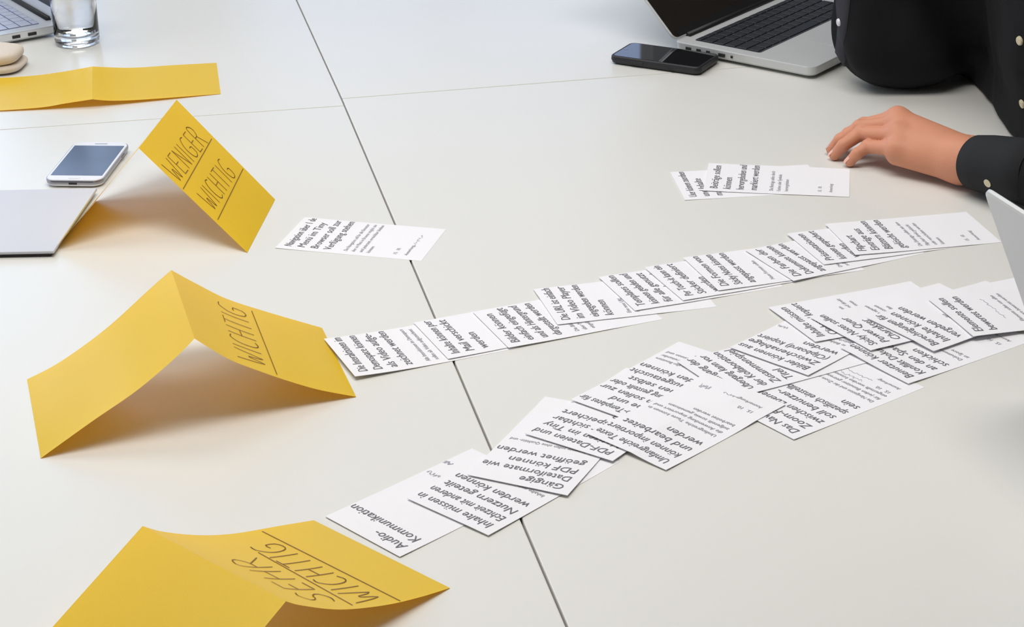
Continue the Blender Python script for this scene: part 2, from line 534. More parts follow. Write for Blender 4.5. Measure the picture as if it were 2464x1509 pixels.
# lower row, bottom card first
row2 = [
    ((960, 1342), (785, 1247), ['Audio-', 'Kommunikation'], [], False, 'card headed Audio-Kommunikation at the left end of the lower row', [(.052, .094, .012, .003), (.075, .112, .016, .004), (.084, .135, .009, .004)]),
    ((1175, 1293), (980, 1205), ['Inhalte müssen in', 'Echtzeit mit anderen', 'Nutzern geteilt', 'werden können'], ['Inhalte müssen in Echtzeit'], False,
     'card headed Inhalte müssen in Echtzeit, lying on the Audio card', [(.082, .112, .008, .004)]),
    ((1365, 1199), (1125, 1150), ['Gängige', 'Dateiformate wie', 'PDF können', 'geöffnet werden'], ['Dokumente sollen ohne Qualitäts- und'], False,
     'card headed Gängige Dateiformate in the lower row', None),
    ((1475, 1117), (1262, 1050), ['PDF-Dateien und', 'Notizen im Tiny', 'Browser sichtbar', 'und gespeichert', 'können'], [], False,
     'card headed PDF-Dateien und, under the front Umfangreiche card', None),
    ((1903, 1057), (1745, 975), ['Das Navigations-', 'Zoom-Fenster', 'zwischen Ebenen', 'soll benutzer-', 'spezifisch einstellbar', 'sein'],
     ['Die Navigation und der Zoom sollen', 'für jeden Benutzer getrennt', 'eingestellt werden können'], True,
     'card headed Das Navigations at the front right edge of the lower row', [(.045, .132, .035, .003), (.040, .140, .04, .002)]),
    ((1572, 1040), (1370, 967), ['Desktop-Templates für', 'Räume und', 'Seiten sollen zur', 'Verfügung gestellt oder', 'können selbst', 'und ausgetauscht', 'werden können'],
     ['Die Templates sollen von allen Benutzern', 'angelegt, geändert und untereinander', 'ausgetauscht werden können und', 'immer bereit stehen'], False,
     'card headed Desktop-Templates, left of centre in the lower row', None),
    ((1790, 985), (1601, 856), ['Beim Eingang der', 'Übergang kann vor', 'der Kollaboration', 'Zusammenspiel', 'Titel'], [], False,
     'card headed Übergang, in the middle of the lower row under two others', [(.08, .11, .008, .003)]),
    ((1947, 911), (1753, 841), ['Bilder können aus', 'Zwischenablage', '(Clipboard) kopiert', 'werden'], ['Die Bilder aus der', 'Zwischenablage'], False,
     'card headed Bilder können aus Zwischenablage in the lower row', [(.08, .075, .012, .003)]),
    ((1602, 1135), (1411, 1053), ['Umfangreiche Texte', 'können importiert', 'und bearbeitet', 'werden'],
     ['Umfangreiche Texte können in', 'die Anwendung importiert und', 'aufgeteilt sowie gemeinsam', 'bearbeitet werden'], True,
     'fully open front card headed Umfangreiche Texte in the lower row', [(.038, .146, .018, .002), (.07, .144, .012, .005)]),
    ((2180, 925), (2026, 847), ['Benutzer können', 'Konflikt Dokument', 'an den Space', 'schicken'], ['Dokumente', 'an Space'], True,
     'card headed Benutzer können at the right front of the lower row', None),
    ((1959, 828), (1851, 746), ['Inhalte müssen', 'Clipboard kopiert', 'einer'], ['Inhalte sollen aus dem', 'Clipboard kopiert und direkt', 'eingefügt werden können'], False,
     'card headed Inhalte müssen at the far side of the lower row', None),
    ((2306, 806), (2179, 721), ['Elemente', 'einzeln verschiebbar', 'sein'], ['Die Elemente sollen einzeln oder', 'zusammen verschoben werden', 'können und immer wieder', 'an ihren Platz zurück'], False,
     'card beneath the rightmost card of the lower row, its far side showing', None),
    ((2098, 857), (1945, 771), ['Sticky Notes sollen', 'Power Quer', 'Charakter'], ['Die Notizen sollen einen eigenen', 'Charakter haben und können', 'überall angeheftet werden'], False,
     'card headed Sticky Notes sollen in the lower row', None),
    ((2243, 851), (2087, 776), ['Berechtigungen für', 'Inhalte können', 'vergeben werden'], ['Die Rechte sollen', 'über ein Menü'], False,
     'card headed Berechtigungen für, right of the Sticky Notes card', None),
    ((2342, 823), (2232, 733), ['Elemente sollen', 'bewertet werden', ''], ['Die Elemente sollen von allen', 'Teilnehmern bewertet werden'], False,
     'rightmost card of the lower row, lying on top beside the laptop lid', [(.03, .052, .05, .002)]),
]
for O, U, hd, sm, dt, lb, sg in row2:
    make_card(O, U, hd, sm, dt, lb, G2, lift=.0012, sig=sg)


# ------------------------------------------------------------------ folded yellow cards
def vplane_pts(A, B, pix):
    """points on the vertical plane through A and B seen along the given pixels"""
    d = (B - A)[:2]; n = np.array([-d[1], d[0], 0.]); out = [A]
    for p in pix:
        v = ray(*p); t = (A - CC) @ n / (v @ n); q = CC + v * t; q[2] = max(q[2], .0003); out.append(q)
    out.append(B); return out


def resample(pts, n):
    pts = np.array(pts)
    # smooth polyline with catmull-rom then resample by arc length
    dense = []
    for i in range(len(pts) - 1):
        p0 = pts[max(i - 1, 0)]; p1 = pts[i]; p2 = pts[i + 1]; p3 = pts[min(i + 2, len(pts) - 1)]
        for t in np.linspace(0, 1, 12, endpoint=False):
            dense.append(.5 * (2 * p1 + (p2 - p0) * t + (2 * p0 - 5 * p1 + 4 * p2 - p3) * t * t + (3 * p1 - p0 - 3 * p2 + p3) * t ** 3))
    dense.append(pts[-1]); dense = np.array(dense)
    s = np.r_[0, np.cumsum(np.linalg.norm(np.diff(dense, axis=0), axis=1))]
    q = np.linspace(0, s[-1], n)
    return np.stack([np.interp(q, s, dense[:, k]) for k in range(3)], 1), s[-1]


GL = {'W': (1.0, [[(0, 1), (.25, 0), (.5, .62), (.72, 0), (1, 1)]]), 'I': (.2, [[(.1, 1), (.1, 0)]]),
      'C': (.7, [[(.7, .95), (.4, 1), (.12, .75), (.05, .45), (.15, .12), (.4, 0), (.7, .08)]]),
      'H': (.75, [[(.05, 1), (.05, 0)], [(.7, 1), (.7, 0)], [(.05, .5), (.7, .52)]]),
      'T': (.75, [[(0, 1), (.75, 1)], [(.38, 1), (.38, 0)]]),
      'G': (.85, [[(.8, .98), (.45, 1), (.12, .72), (.05, .4), (.2, .08), (.5, 0), (.8, .12), (.8, .45), (.5, .45)]]),
      'E': (.6, [[(.6, 1), (.05, 1), (.05, 0), (.6, 0)], [(.05, .52), (.5, .52)]]),
      'N': (.75, [[(.05, 0), (.05, 1), (.68, 0), (.68, 1)]]),
      'R': (.75, [[(.05, 0), (.05, 1), (.45, 1), (.65, .8), (.45, .52), (.05, .5)], [(.35, .5), (.85, -.05)]]),
      'S': (.65, [[(.62, .9), (.35, 1), (.08, .8), (.2, .55), (.5, .42), (.6, .18), (.3, 0), (0, .08)]])}


class Panel:
    def __init__(s, near, far):
        s.n, s.len = resample(near, 40); s.f, _ = resample(far, 40)
        s.w = np.linalg.norm(s.n[0] - s.f[0])

    def at(s, a, b):
        y = min(max(b, 0), .9999) * 39; j = int(y); y -= j
        N = s.n[j] * (1 - y) + s.n[j + 1] * y; F = s.f[j] * (1 - y) + s.f[j + 1] * y
        p = N + (F - N) * a
        t = s.n[j + 1] - s.n[j]; nn = np.cross(F - N, t); nn /= np.linalg.norm(nn)
        if nn[2] < 0: nn = -nn
        return p + nn * .00045


def strokes(panel, words, name, root, wd=.0011):
    """words: (text, a0, a1, b_top, b_base) in panel fractions; '_' draws an underline"""
    segs = []
    for t, a0, a1, bt, bb in words:
        if t == '_': segs.append([(a0, bt), ((a0 + a1) / 2, (bt + bb) / 2), (a1, bb)]); continue
        tot = sum(GL[c][0] + .28 for c in t) - .28; x = 0
        for c in t:
            w, ss = GL[c]
            for st in ss:
                st2 = []
                if len(st) > 4:      # round the drawn letters
                    q, _ = resample([(p[0], p[1], 0) for p in st], 18); st2 = [(p[0], p[1]) for p in q]
                else: st2 = st
                segs.append([(a0 + (a1 - a0) * (x + p[0]) / tot, bb + (bt - bb) * p[1]) for p in st2])
            x += w + .28
    V, F = [], []
    for sg in segs:
        pts = []
        for i in range(len(sg) - 1):
            for k in range(4):
                t = k / 4; pts.append((sg[i][0] * (1 - t) + sg[i + 1][0] * t, sg[i][1] * (1 - t) + sg[i + 1][1] * t))
        pts.append(sg[-1])
        for i in range(len(pts) - 1):
            x0, y0, x1, y1 = pts[i][0] * panel.w, pts[i][1] * panel.len, pts[i + 1][0] * panel.w, pts[i + 1][1] * panel.len
            d = math.hypot(x1 - x0, y1 - y0) or 1e-6
            ex, ey = (x1 - x0) / d * wd * .3, (y1 - y0) / d * wd * .3
            nx, ny = -(y1 - y0) / d * wd / 2, (x1 - x0) / d * wd / 2; k = len(V)
            for x, y in ((x0 - ex + nx, y0 - ey + ny), (x0 - ex - nx, y0 - ey - ny), (x1 + ex - nx, y1 + ey - ny), (x1 + ex + nx, y1 + ey + ny)):
                V.append(panel.at(x / panel.w, y / panel.len))
            F.append((k, k + 1, k + 2, k + 3))
    mesh(name, V, F, M_PEN, root)


def tent(rf, rn, lf, ln, cf, cn, pl_far, pl_near, pr_far, pr_near, label, words=None):
    lz = .0003
    A = np.array
    L = Panel(vplane_pts(rn, ln, pl_near), vplane_pts(rf, lf, pl_far))
    Rr = Panel(vplane_pts(rn, cn, pr_near), vplane_pts(rf, cf, pr_far))
    rows = [(L.n[i], L.f[i]) for i in range(39, 0, -1)] + [(Rr.n[i], Rr.f[i]) for i in range(40)]
    NW = 5; v, f = [], []
    for a, b in rows:
        for k in range(NW): v.append(a + (b - a) * k / (NW - 1))
    for i in range(len(rows) - 1):
        for k in range(NW - 1): f.append((i * NW + k, (i + 1) * NW + k, (i + 1) * NW + k + 1, i * NW + k + 1))
    o = mesh('folded_card', v, f, M_YEL, None, False)
    for p in o.data.polygons: p.use_smooth = True
    me = o.data
    # keep the fold crisp
    for e in me.edges:
        i, j = sorted(e.vertices)
        if i // NW == 39 and j // NW == 39: e.use_edge_sharp = True
    bm = bmesh.new(); bm.from_mesh(me); bmesh.ops.recalc_face_normals(bm, faces=bm.faces); bm.to_mesh(me); bm.free()
    if sum(p.normal.z for p in me.polygons) < 0: me.flip_normals()
    tag(o, label, 'card', 'folded yellow cards on the left')
    if words: strokes(Rr, words, 'handwriting', o)
    return o


z0 = .0004
# far one, lying almost flat
h = .013
rf, rn = P(222, 160, h), P(222, 239, h - .001)
tent(rf, rn, P(-95, 192, z0), P(-95, 272, z0), P(521, 151, z0), P(531, 226, z0),
     [(142, 174), (57, 184)], [(157, 249), (85, 260)], [(313, 163), (413, 157)], [(256, 242), (299, 242), (370, 238)],
     'unlettered folded yellow card lying nearly flat behind the other yellow cards')
# WENIGER WICHTIG
rf, rn = P(425, 240, .094), P(334, 357, .094)
tent(rf, rn, P(230, 484, z0), P(126, 606, z0), P(662, 480, z0), P(595, 608, z0), [], [], [], [],
     'yellow tent card lettered WENIGER WICHTIG, standing near the white phone',
     [('WENIGER', .06, .84, .19, .36), ('_', .02, .95, .405, .375), ('WICHTIG', .12, .80, .50, .665), ('_', .05, .97, .715, .685)])
# WICHTIG
rf, rn = P(412, 650, .086), P(468, 815, .086)
tent(rf, rn, P(65, 913, z0), P(98, 1103, z0), P(775, 789, z0), P(857, 955, z0),
     [(365, 691), (256, 790), (146, 870)], [(420, 863), (329, 940), (219, 1016)], [(471, 682), (548, 720), (657, 755)], [(548, 863), (621, 892), (694, 917), (767, 938)],
     'yellow tent card lettered WICHTIG, bowed sides, at the middle left',
     [('WICHTIG', .10, .88, .30, .475), ('_', .04, .93, .53, .53)])
# SEHR WICHTIG
rf, rn = P(343, 1266, .065), P(688, 1447, .065)
dd = P(343 - 208 * 1.7, 1268 + 232 * 1.7, z0) - rf
tent(rf, rn, rf + dd, rn + dd, P(755, 1252, z0), P(1083, 1415, z0),
     [], [], [(395, 1280), (480, 1288), (564, 1284), (670, 1266)], [(725, 1457), (818, 1467), (923, 1457), (1008, 1438)],
     'yellow tent card lettered SEHR WICHTIG at the bottom left',
     [('SEHR', .10, .66, .22, .40), ('_', .04, .74, .44, .47), ('WICHTIG', .06, .82, .48, .64), ('_', .01, .97, .70, .67)])


# ------------------------------------------------------------------ laptops
def laptop(origin, x, y, w, d, lid_ang, metal, keym, wellm, screenm, label, zb=.004, right_ports=False, silver_bezel=False):
    """origin: left end of hinge line on the deck (user's left); x to the user's right, y from user to hinge"""
    o = frame_empty('laptop', (origin[0], origin[1], 0), x, y)
    t = .014; zt = zb + t
    out = rr(0, w, -d, .006, .011)
    slab('base', out, [(zb, .004), (zb + .003, .0008), (zt - .0015, 0), (zt - .0003, .0003), (zt, .0012)], metal, o, False)
    # feet
    for fx in (.03, w - .03):
        for fy in (-.025, -d + .03):
            bm = bmesh.new(); cyl(bm, (fx, fy, .0003), (fx, fy, zb + .001), .006, .007, 14); from_bm('foot', bm, M_DARK, o)
    kw = .273 * w / .314; x0 = (w - kw) / 2; ky1 = -.018; kd = .104
    slab('keyboard_well', rr(x0 - .002, x0 + kw + .002, ky1 - kd - .002, ky1 + .002, .004, 3), [(zt - .001, 0), (zt + .00015, 0)], wellm, o)
    rowsK = [(.0085, 14, [1] * 14), (.0165, 14, [1] * 13 + [1.5]), (.0165, 14, [1.5] + [1] * 13), (.0165, 13, [1.75] + [1] * 11 + [1.75]), (.0165, 12, [2.25] + [1] * 10 + [2.25]), (.0175, 10, [1, 1, 1, 1.25, 5, 1.25, 1, 1, 1, 1])]
    yy = ky1; gap = .0028; shared = {}
    for hgt, n, ws in rowsK:
        tot = sum(ws); unit = (kw - gap * (len(ws) - 1)) / tot; xx = x0
        for q in ws:
            kwid = unit * q; key = (round(kwid, 5), hgt)
            if key not in shared:
                bm = bmesh.new(); bx(bm, 0, kwid, -hgt, 0, 0, .0016, .0004, 1)
                me = bpy.data.meshes.new('key'); bmesh.ops.recalc_face_normals(bm, faces=bm.faces); bm.to_mesh(me); bm.free(); me.materials.append(keym); shared[key] = me
            k = bpy.data.objects.new('key', shared[key]); COL.objects.link(k); k.parent = o; k.location = (xx, yy, zt + .0001)
            xx += kwid + gap
        yy -= hgt + gap * .72
    slab('trackpad', rr(w / 2 - .052, w / 2 + .052, -d + .006, -d + .082, .003, 3), [(zt - .001, 0), (zt + .00025, 0)], M_ALU if metal is M_ALU else metal, o)
    # ports on the side that faces us
    px = -.0002 if not right_ports else w + .0002
    plist = [(-.014, .009, .004), (-.032, .007, .0045), (-.048, .006, .0045), (-.068, .011, .0045), (-.088, .0035, .0035)] if not right_ports else [(-.03, .013, .0045), (-.055, .012, .0045), (-.095, .024, .003), (-.125, .006, .0045)]
    for py, pw, ph in plist:
        bm = bmesh.new(); bx(bm, px - .0006, px + .0006, py - pw, py, zb + .006 - ph / 2 + .001, zb + .006 + ph / 2 + .001, .0003, 1)
        from_bm('port', bm, M_PORT, o)
    # hinge
    bm = bmesh.new(); cyl(bm, (.03, .002, zt + .0015), (w - .03, .002, zt + .0015), .0042, None, 16); from_bm('hinge', bm, M_DARK, o, True)
    # lid
    lid = bpy.data.objects.new('lid', None); COL.objects.link(lid); lid.parent = o
    lid.location = (0, .004, zt + .002); lid.rotation_euler = (R(180 - lid_ang), 0, 0)     # 0 = closed backwards
    # lid local: y runs from the hinge to the top of the lid after rotation about x
    lid.rotation_euler = (R(-(lid_ang) + 180), 0, 0)
    lt = .005; ld = d + .004
    slab('lid_shell', rr(0, w, 0, ld, .010), [(-lt, .003), (-lt + .0012, .0006), (-.001, 0), (0, .0008)], metal, lid)
    if silver_bezel:
        slab('screen', rr(.012, w - .012, .018, ld - .012, .002, 3), [(-.001, 0), (.0004, 0)], screenm, lid)
    else:
        slab('screen', rr(.0022, w - .0022, .002, ld - .0022, .008), [(-.001, 0), (.0004, 0)], screenm, lid)
        slab('hinge_cover', rr(.012, w - .012, .0025, .0125, .001, 2), [(.0002, 0), (.0011, 0)], M_DARK, lid)
    tag(o, label, 'laptop')
    return o


zt = .018
H0, F0 = P(1630, 100, zt), P(1938, 160, zt)
yd = (H0 - F0); yd[2] = 0; D1 = np.linalg.norm(yd); yd /= D1; xd = np.array([yd[1], -yd[0], 0])
laptop(H0, xd, yd, .314, .219, 135, M_ALU, M_KEY, M_WELL, M_SCREEN, 'open silver laptop with black keys beside the black phone')
Hr = P(133, 60, zt); yd = P(125, 51, zt) * 0 + (P(130, 75, zt) - P(0, 99, zt)); yd /= np.linalg.norm(yd); xd = np.array([yd[1], -yd[0], 0])
w2 = .325
laptop(Hr - xd * w2, xd, yd, w2, .227, 97, M_ALUB, M_KEYS, M_WELLS, M_SCREENL, 'open silver laptop with pale keys behind the drinking glass', right_ports=True, silver_bezel=True)
A3 = np.array([.4181, 1.634, .2]); e1 = np.array([.0154, -.0471, 0]); e1 /= np.linalg.norm(e1)
xd = -e1; yd = np.array([-xd[1], xd[0], 0])
hin = np.array([.4181, 1.634, 0]) - yd * .083
laptop(hin - xd * .314, xd, yd, .314, .216, 113.5, M_ALU, M_KEY, M_WELL, M_SCREEN, 'silver laptop seen from behind at the right edge, only its lid corner in view')


# ------------------------------------------------------------------ phones
def phone(O, ydir, w, l, t, rad, label, white):
    """O: centre of the phone on the table; y along its length, screen up"""
    y = np.array([ydir[0], ydir[1], 0.]); y /= np.linalg.norm(y); x = np.array([y[1], -y[0], 0])
    o = frame_empty('smartphone', (O[0], O[1], 0), x, y)
    out = rr(-w / 2, w / 2, -l / 2, l / 2, rad, 8)
    if white:
        slab('shell', out, [(.0003, .006), (.0018, .002), (t * .45, .0004)], M_PHONEW, o, True)
        slab('rim', out, [(t * .45, .0004), (t * .7, 0), (t * .92, .0002)], M_CHROME, o)
        slab('front_panel', out, [(t * .92, .0009), (t, .0014)], M_PHONEW, o)
        slab('screen', rr(-w / 2 + .0038, w / 2 - .0038, -l / 2 + .0165, l / 2 - .0145, .0006, 2), [(t - .0003, 0), (t + .00012, 0)], M_PHONEG2, o)
        slab('home_button', rr(-.0075, .0075, -l / 2 + .0055, -l / 2 + .0105, .0022, 4), [(t - .0002, 0), (t + .0005, .0003)], M_PHONEW, o)
        slab('earpiece', rr(-.008, .008, l / 2 - .0085, l / 2 - .0068, .0007, 3), [(t - .0002, 0), (t + .0002, 0)], M_CHROME, o)
        bm = bmesh.new(); bx(bm, -.005, .005, -l / 2 - .0004, -l / 2 + .002, t * .45, t * .7, .0003, 1); from_bm('charging_port', bm, M_PORT, o)
        bm = bmesh.new(); bx(bm, w / 2 - .001, w / 2 + .0006, l * .18, l * .27, t * .5, t * .7, .0003, 1); from_bm('power_button', bm, M_CHROME, o)
    else:
        slab('shell', out, [(.0003, .005), (.0025, .0015), (t * .55, 0), (t * .9, .0004), (t, .0016)], M_PHONEB, o)
        slab('screen', rr(-w / 2 + .003, w / 2 - .003, -l / 2 + .004, l / 2 - .004, rad * .7, 6), [(t - .0004, 0), (t + .0002, .0002)], M_PHONEG, o)
        bm = bmesh.new(); cyl(bm, (0, l / 2 - .0085, t), (0, l / 2 - .0085, t + .0004), .0028, None, 16); from_bm('earpiece', bm, M_CHROME, o)
        bm = bmesh.new(); bx(bm, -w / 2 - .0006, -w / 2 + .001, l * .12, l * .26, t * .4, t * .7, .0003, 1); from_bm('volume_button', bm, M_PHONEB, o)
    tag(o, label, 'phone')
    return o


q = [P(*s, .010) for s in [(107, 434), (240, 436), (311, 343), (185, 338)]]
c = sum(q) / 4; phone(c, (q[2] + q[3] - q[0] - q[1]), .0706, .1366, .0100, .013, 'white smartphone lying beside the yellow WENIGER WICHTIG card', True)
q = [P(*s, .012) for s in [(1468, 133), (1520, 103), (1730, 132), (1684, 163)]]
c = sum(q) / 4; phone(c, -(q[2] + q[1] * 0 + q[3] - q[0] - q[1]), .0715, .1370, .0125, .009, 'black smartphone lying in front of the open laptop', False)

# ------------------------------------------------------------------ white pad at the left edge
n0, f0 = P(129, 605, .007), P(258, 453, .007)
xdir = P(129, 605, .007) - P(0, 607.5, .007); xdir /= np.linalg.norm(xdir); ydir = np.array([-xdir[1], xdir[0], 0])
dp = float((f0 - n0) @ ydir)
root = frame_empty('writing_pad', (n0[0], n0[1], 0), xdir, ydir)
slab('cover', [(-.297, 0), (0.0, 0), (.012, dp), (-.297, dp)], [(.0045, 0), (.0068, 0), (.0074, .0006)], M_PAD, root)
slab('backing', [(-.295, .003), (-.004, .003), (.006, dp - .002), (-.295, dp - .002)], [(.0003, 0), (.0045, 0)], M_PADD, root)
tag(root, 'flat white pad with a dark underside, at the left edge before the white phone', 'pad')

# ------------------------------------------------------------------ drinking glass
gc = P(187, 104)
g = empty('drinking_glass', (gc[0], gc[1], 0))
Rg = .0325
prof = [(0, .0008), (Rg * .86, .0008), (Rg * .97, .003), (Rg, .008), (Rg * 1.01, .06), (Rg * 1.03, .125), (Rg * 1.03 - .0008, .126), (Rg * 1.03 - .0016, .125),
        (Rg * .985 - .0012, .06), (Rg * .95, .019), (Rg * .82, .0155), (Rg * .5, .0138), (0, .0132)]
lathe('glass_body', prof, M_GLASS, g)
lathe('water', [(0, .0136), (Rg * .5, .0142), (Rg * .82, .0159), (Rg * .945, .0195), (Rg * .978 - .0012, .06), (Rg * .985 - .0012, .088), (0, .088)], M_WATER, g)
tag(g, 'clear water glass with a thick base near the left laptop', 'glass')

# ------------------------------------------------------------------ cream cloth
cn = P(-72, 164)
cl = empty('folded_cloth', (cn[0], cn[1], 0), R(-6))
def pillow(name, hx, hy, z0_, z1_, ph, parent):
    v, f = [], []; nu, nv = 48, 14
    for i in range(nv + 1):
        t = math.pi * i / nv - math.pi / 2
        for j in range(nu):
            a = 2 * math.pi * j / nu; e = .55
            cx = math.copysign(abs(math.cos(a)) ** e, math.cos(a)); cy = math.copysign(abs(math.sin(a)) ** e, math.sin(a))
            r = abs(math.cos(t)) ** .35
            x, y = hx * cx * r, hy * cy * r
            z = (z0_ + z1_) / 2 + (z1_ - z0_) / 2 * math.copysign(abs(math.sin(t)) ** .8, math.sin(t))
            nz = noise.noise(Vector((x * 22 + ph, y * 22, z * 20)))
            if math.sin(t) > -.2: z += .0035 * nz
            v.append((x + .002 * nz, y, max(z, .0003)))
    for i in range(nv):
        for j in range(nu): f.append((i * nu + j, i * nu + (j + 1) % nu, (i + 1) * nu + (j + 1) % nu, (i + 1) * nu + j))
    return mesh(name, v, f, M_CLOTH, parent, True)
pillow('lower_fold', .080, .042, .0004, .013, 1, cl)
pillow('upper_fold', .076, .039, .0105, .032, 7, cl)
tag(cl, 'cream folded cloth in front of the left laptop at the left edge', 'cloth')


# ------------------------------------------------------------------ person
def seg_d(X, a, b, ra, rb):
    a = np.array(a, float); b = np.array(b, float); d = b - a; L = d @ d + 1e-12
    t = np.clip(((X - a) @ d) / L, 0, 1)
    return np.linalg.norm(X - a - t[..., None] * d, axis=-1) - (ra + (rb - ra) * t)


def ell_d(X, c, r, rot=None):
    Y = X - np.array(c, float)
    if rot is not None: Y = Y @ rot
    r = np.array(r, float); k0 = np.linalg.norm(Y / r, axis=-1); k1 = np.linalg.norm(Y / (r * r), axis=-1) + 1e-9
    return k0 * (k0 - 1) / k1


def smin(a, b, k):
    h = np.clip(.5 + .5 * (b - a) / k, 0, 1)
    return b * (1 - h) + a * h - k * h * (1 - h)


def surface(fn, lo, hi, vox):
    """naive surface nets over a signed distance function"""
    lo = np.array(lo, float); n = np.ceil((np.array(hi) - lo) / vox).astype(int) + 1
    ax = [lo[k] + vox * np.arange(n[k]) for k in range(3)]
    D = np.empty(n, np.float32)
    for i in range(0, n[0], 16):
        X = np.stack(np.meshgrid(ax[0][i:i + 16], ax[1], ax[2], indexing='ij'), -1)
        D[i:i + 16] = fn(X)
    s = D < 0
    c = [(i, j, k) for i in (0, 1) for j in (0, 1) for k in (0, 1)]
    sl = lambda A, o: A[o[0]:A.shape[0] - 1 + o[0], o[1]:A.shape[1] - 1 + o[1], o[2]:A.shape[2] - 1 + o[2]]
    cnt = sum(sl(s, o).astype(np.int8) for o in c)
    cells = np.argwhere((cnt > 0) & (cnt < 8))
    idx = -np.ones(np.array(D.shape) - 1, int); idx[tuple(cells.T)] = np.arange(len(cells))
    acc = np.zeros((len(cells), 3)); num = np.zeros(len(cells))
    for a in c:
        for axn in range(3):
            if a[axn]: continue
            b = list(a); b[axn] = 1
            da = D[tuple((cells + a).T)]; db = D[tuple((cells + b).T)]
            m = (da < 0) != (db < 0); t = np.where(m, da / np.where(m, da - db, 1), 0)
            p = np.array(a, float)[None] + np.zeros((len(cells), 3)); p[:, axn] += t
            acc += p * m[:, None]; num += m
    V = lo + (cells + acc / num[:, None]) * vox
    F = []
    for axn in range(3):
        o1, o2 = (axn + 1) % 3, (axn + 2) % 3
        shp = list(D.shape); shp[axn] -= 1
        A = s[tuple(slice(0, shp[k]) if k == axn else slice(None) for k in range(3))]
        B = s[tuple(slice(1, None) if k == axn else slice(None) for k in range(3))]
        e = np.argwhere(A != B)
        e = e[(e[:, o1] > 0) & (e[:, o2] > 0) & (e[:, o1] < D.shape[o1] - 1) & (e[:, o2] < D.shape[o2] - 1)]
        fl = A[tuple(e.T)]
        q = []
        for d1, d2 in ((0, 0), (-1, 0), (-1, -1), (0, -1)):
            t = e.copy(); t[:, o1] += d1; t[:, o2] += d2; q.append(idx[tuple(t.T)])
        q = np.stack(q, 1); q[~fl] = q[~fl][:, ::-1]
        F.append(q)
    F = np.concatenate(F); F = F[(F >= 0).all(1)]
    return V, F


def np_mesh(name, parts, m, parent, disp=None):
    V, F, n = [], [], 0
    for v, f in parts:
        V.append(v); F.append(f + n); n += len(v)
    V = np.concatenate(V); F = np.concatenate(F)
    o = mesh(name, V.tolist(), F.tolist(), m, parent, True)
    bm = bmesh.new(); bm.from_mesh(o.data); bmesh.ops.recalc_face_normals(bm, faces=bm.faces)
    if disp:
        bm.normal_update()
        offs = [disp(v.co, v.normal) for v in bm.verts]
        for v, d in zip(bm.verts, offs): v.co += d
    bm.to_mesh(o.data); bm.free()
    o.data.polygons.foreach_set('use_smooth', [True] * len(o.data.polygons))
    return o


person = empty('person', (.86, 2.48, ZF))
tag(person, 'person in a black shirt leaning on the table, one hand flat on it', 'person')
person_inv = Matrix.Translation((-.86, -2.48, -ZF))
def to_person(o):
    o.parent = person; o.matrix_parent_inverse = person_inv
    return o

wr = P(2322, 378, .031)
FG = dict(pinky=([(2045, 389, .0068), (2062, 370, .017), (2088, 353, .0235), (2158, 358, .033)], [.0062, .0070, .0078, .0105]),
          ring=([(2008, 373, .0068), (2029, 350, .020), (2072, 322, .0325), (2160, 325, .043)], [.0066, .0076, .0084, .0112]),
          mid=([(2001, 360, .0070), (2022, 336, .022), (2068, 307, .0365), (2162, 298, .049)], [.0066, .0077, .0086, .0115]),
          ind=([(2014, 348, .0070), (2040, 322, .025), (2078, 301, .037), (2160, 284, .051)], [.0066, .0076, .0085, .0115]))
JN = {k: [P(*p) for p in v[0]] for k, v in FG.items()}
WR = {'pinky': P(2312, 398, .026), 'ring': P(2315, 388, .034), 'mid': P(2318, 370, .040), 'ind': P(2322, 356, .040)}
elL = np.array([.70, 1.99, .055])
th = [P(2270, 335, .030), P(2205, 318, .024), P(2150, 318, .016), P(2105, 322, .0095)]


def hand_fn(X):
    palm = None
    for k in ('pinky', 'ring', 'mid', 'ind'):
        d = seg_d(X, JN[k][3], WR[k], FG[k][1][3] * 1.0, .0145)
        palm = d if palm is None else smin(palm, d, .014)
    # flesh below the back of the hand
    for a, b, ra, rb in ((JN['ind'][3] - [0, 0, .014], WR['ind'] - [0, 0, .010],   .011, .014), (JN['pinky'][3] - [0, 0, .010], WR['pinky'] + [0, 0, -.006], .010, .0145)):
        palm = smin(palm, seg_d(X, a, b, ra, rb), .012)
    palm = smin(palm, seg_d(X, WR['mid'] * .5 + WR['pinky'] * .5, elL * .75 + wr * .25, .0235, .027), .016)
    out = palm
    for k in ('pinky', 'ring', 'mid', 'ind'):
        j, r = JN[k], FG[k][1]
        f = smin(seg_d(X, j[0], j[1], r[0], r[1]), seg_d(X, j[1], j[2], r[1], r[2] * .96), .002)
        f = smin(f, seg_d(X, j[2], j[3], r[2], r[3] * .9), .002)
        f = smin(f, np.linalg.norm(X - (j[2] + [0, 0, .0008]), axis=-1) - r[2] * 1.04, .003)
        out = np.where(f < palm - .004, np.minimum(out, f), smin(out, f, .0035))
        out = smin(out, np.linalg.norm(X - (j[3] + [0, 0, .0005]), axis=-1) - r[3] * .98, .012)
    t = smin(seg_d(X, th[0], th[1], .015, .0115), seg_d(X, th[1], th[2], .0115, .0095), .004)
    t = smin(t, seg_d(X, th[2], th[3], .0095, .0078), .002)
    out = smin(out, t, .006)
    return np.maximum(out, .0003 - X[..., 2])


hv = surface(hand_fn, (.375, 2.08, -.003), (.60, 2.37, .085), .0014)
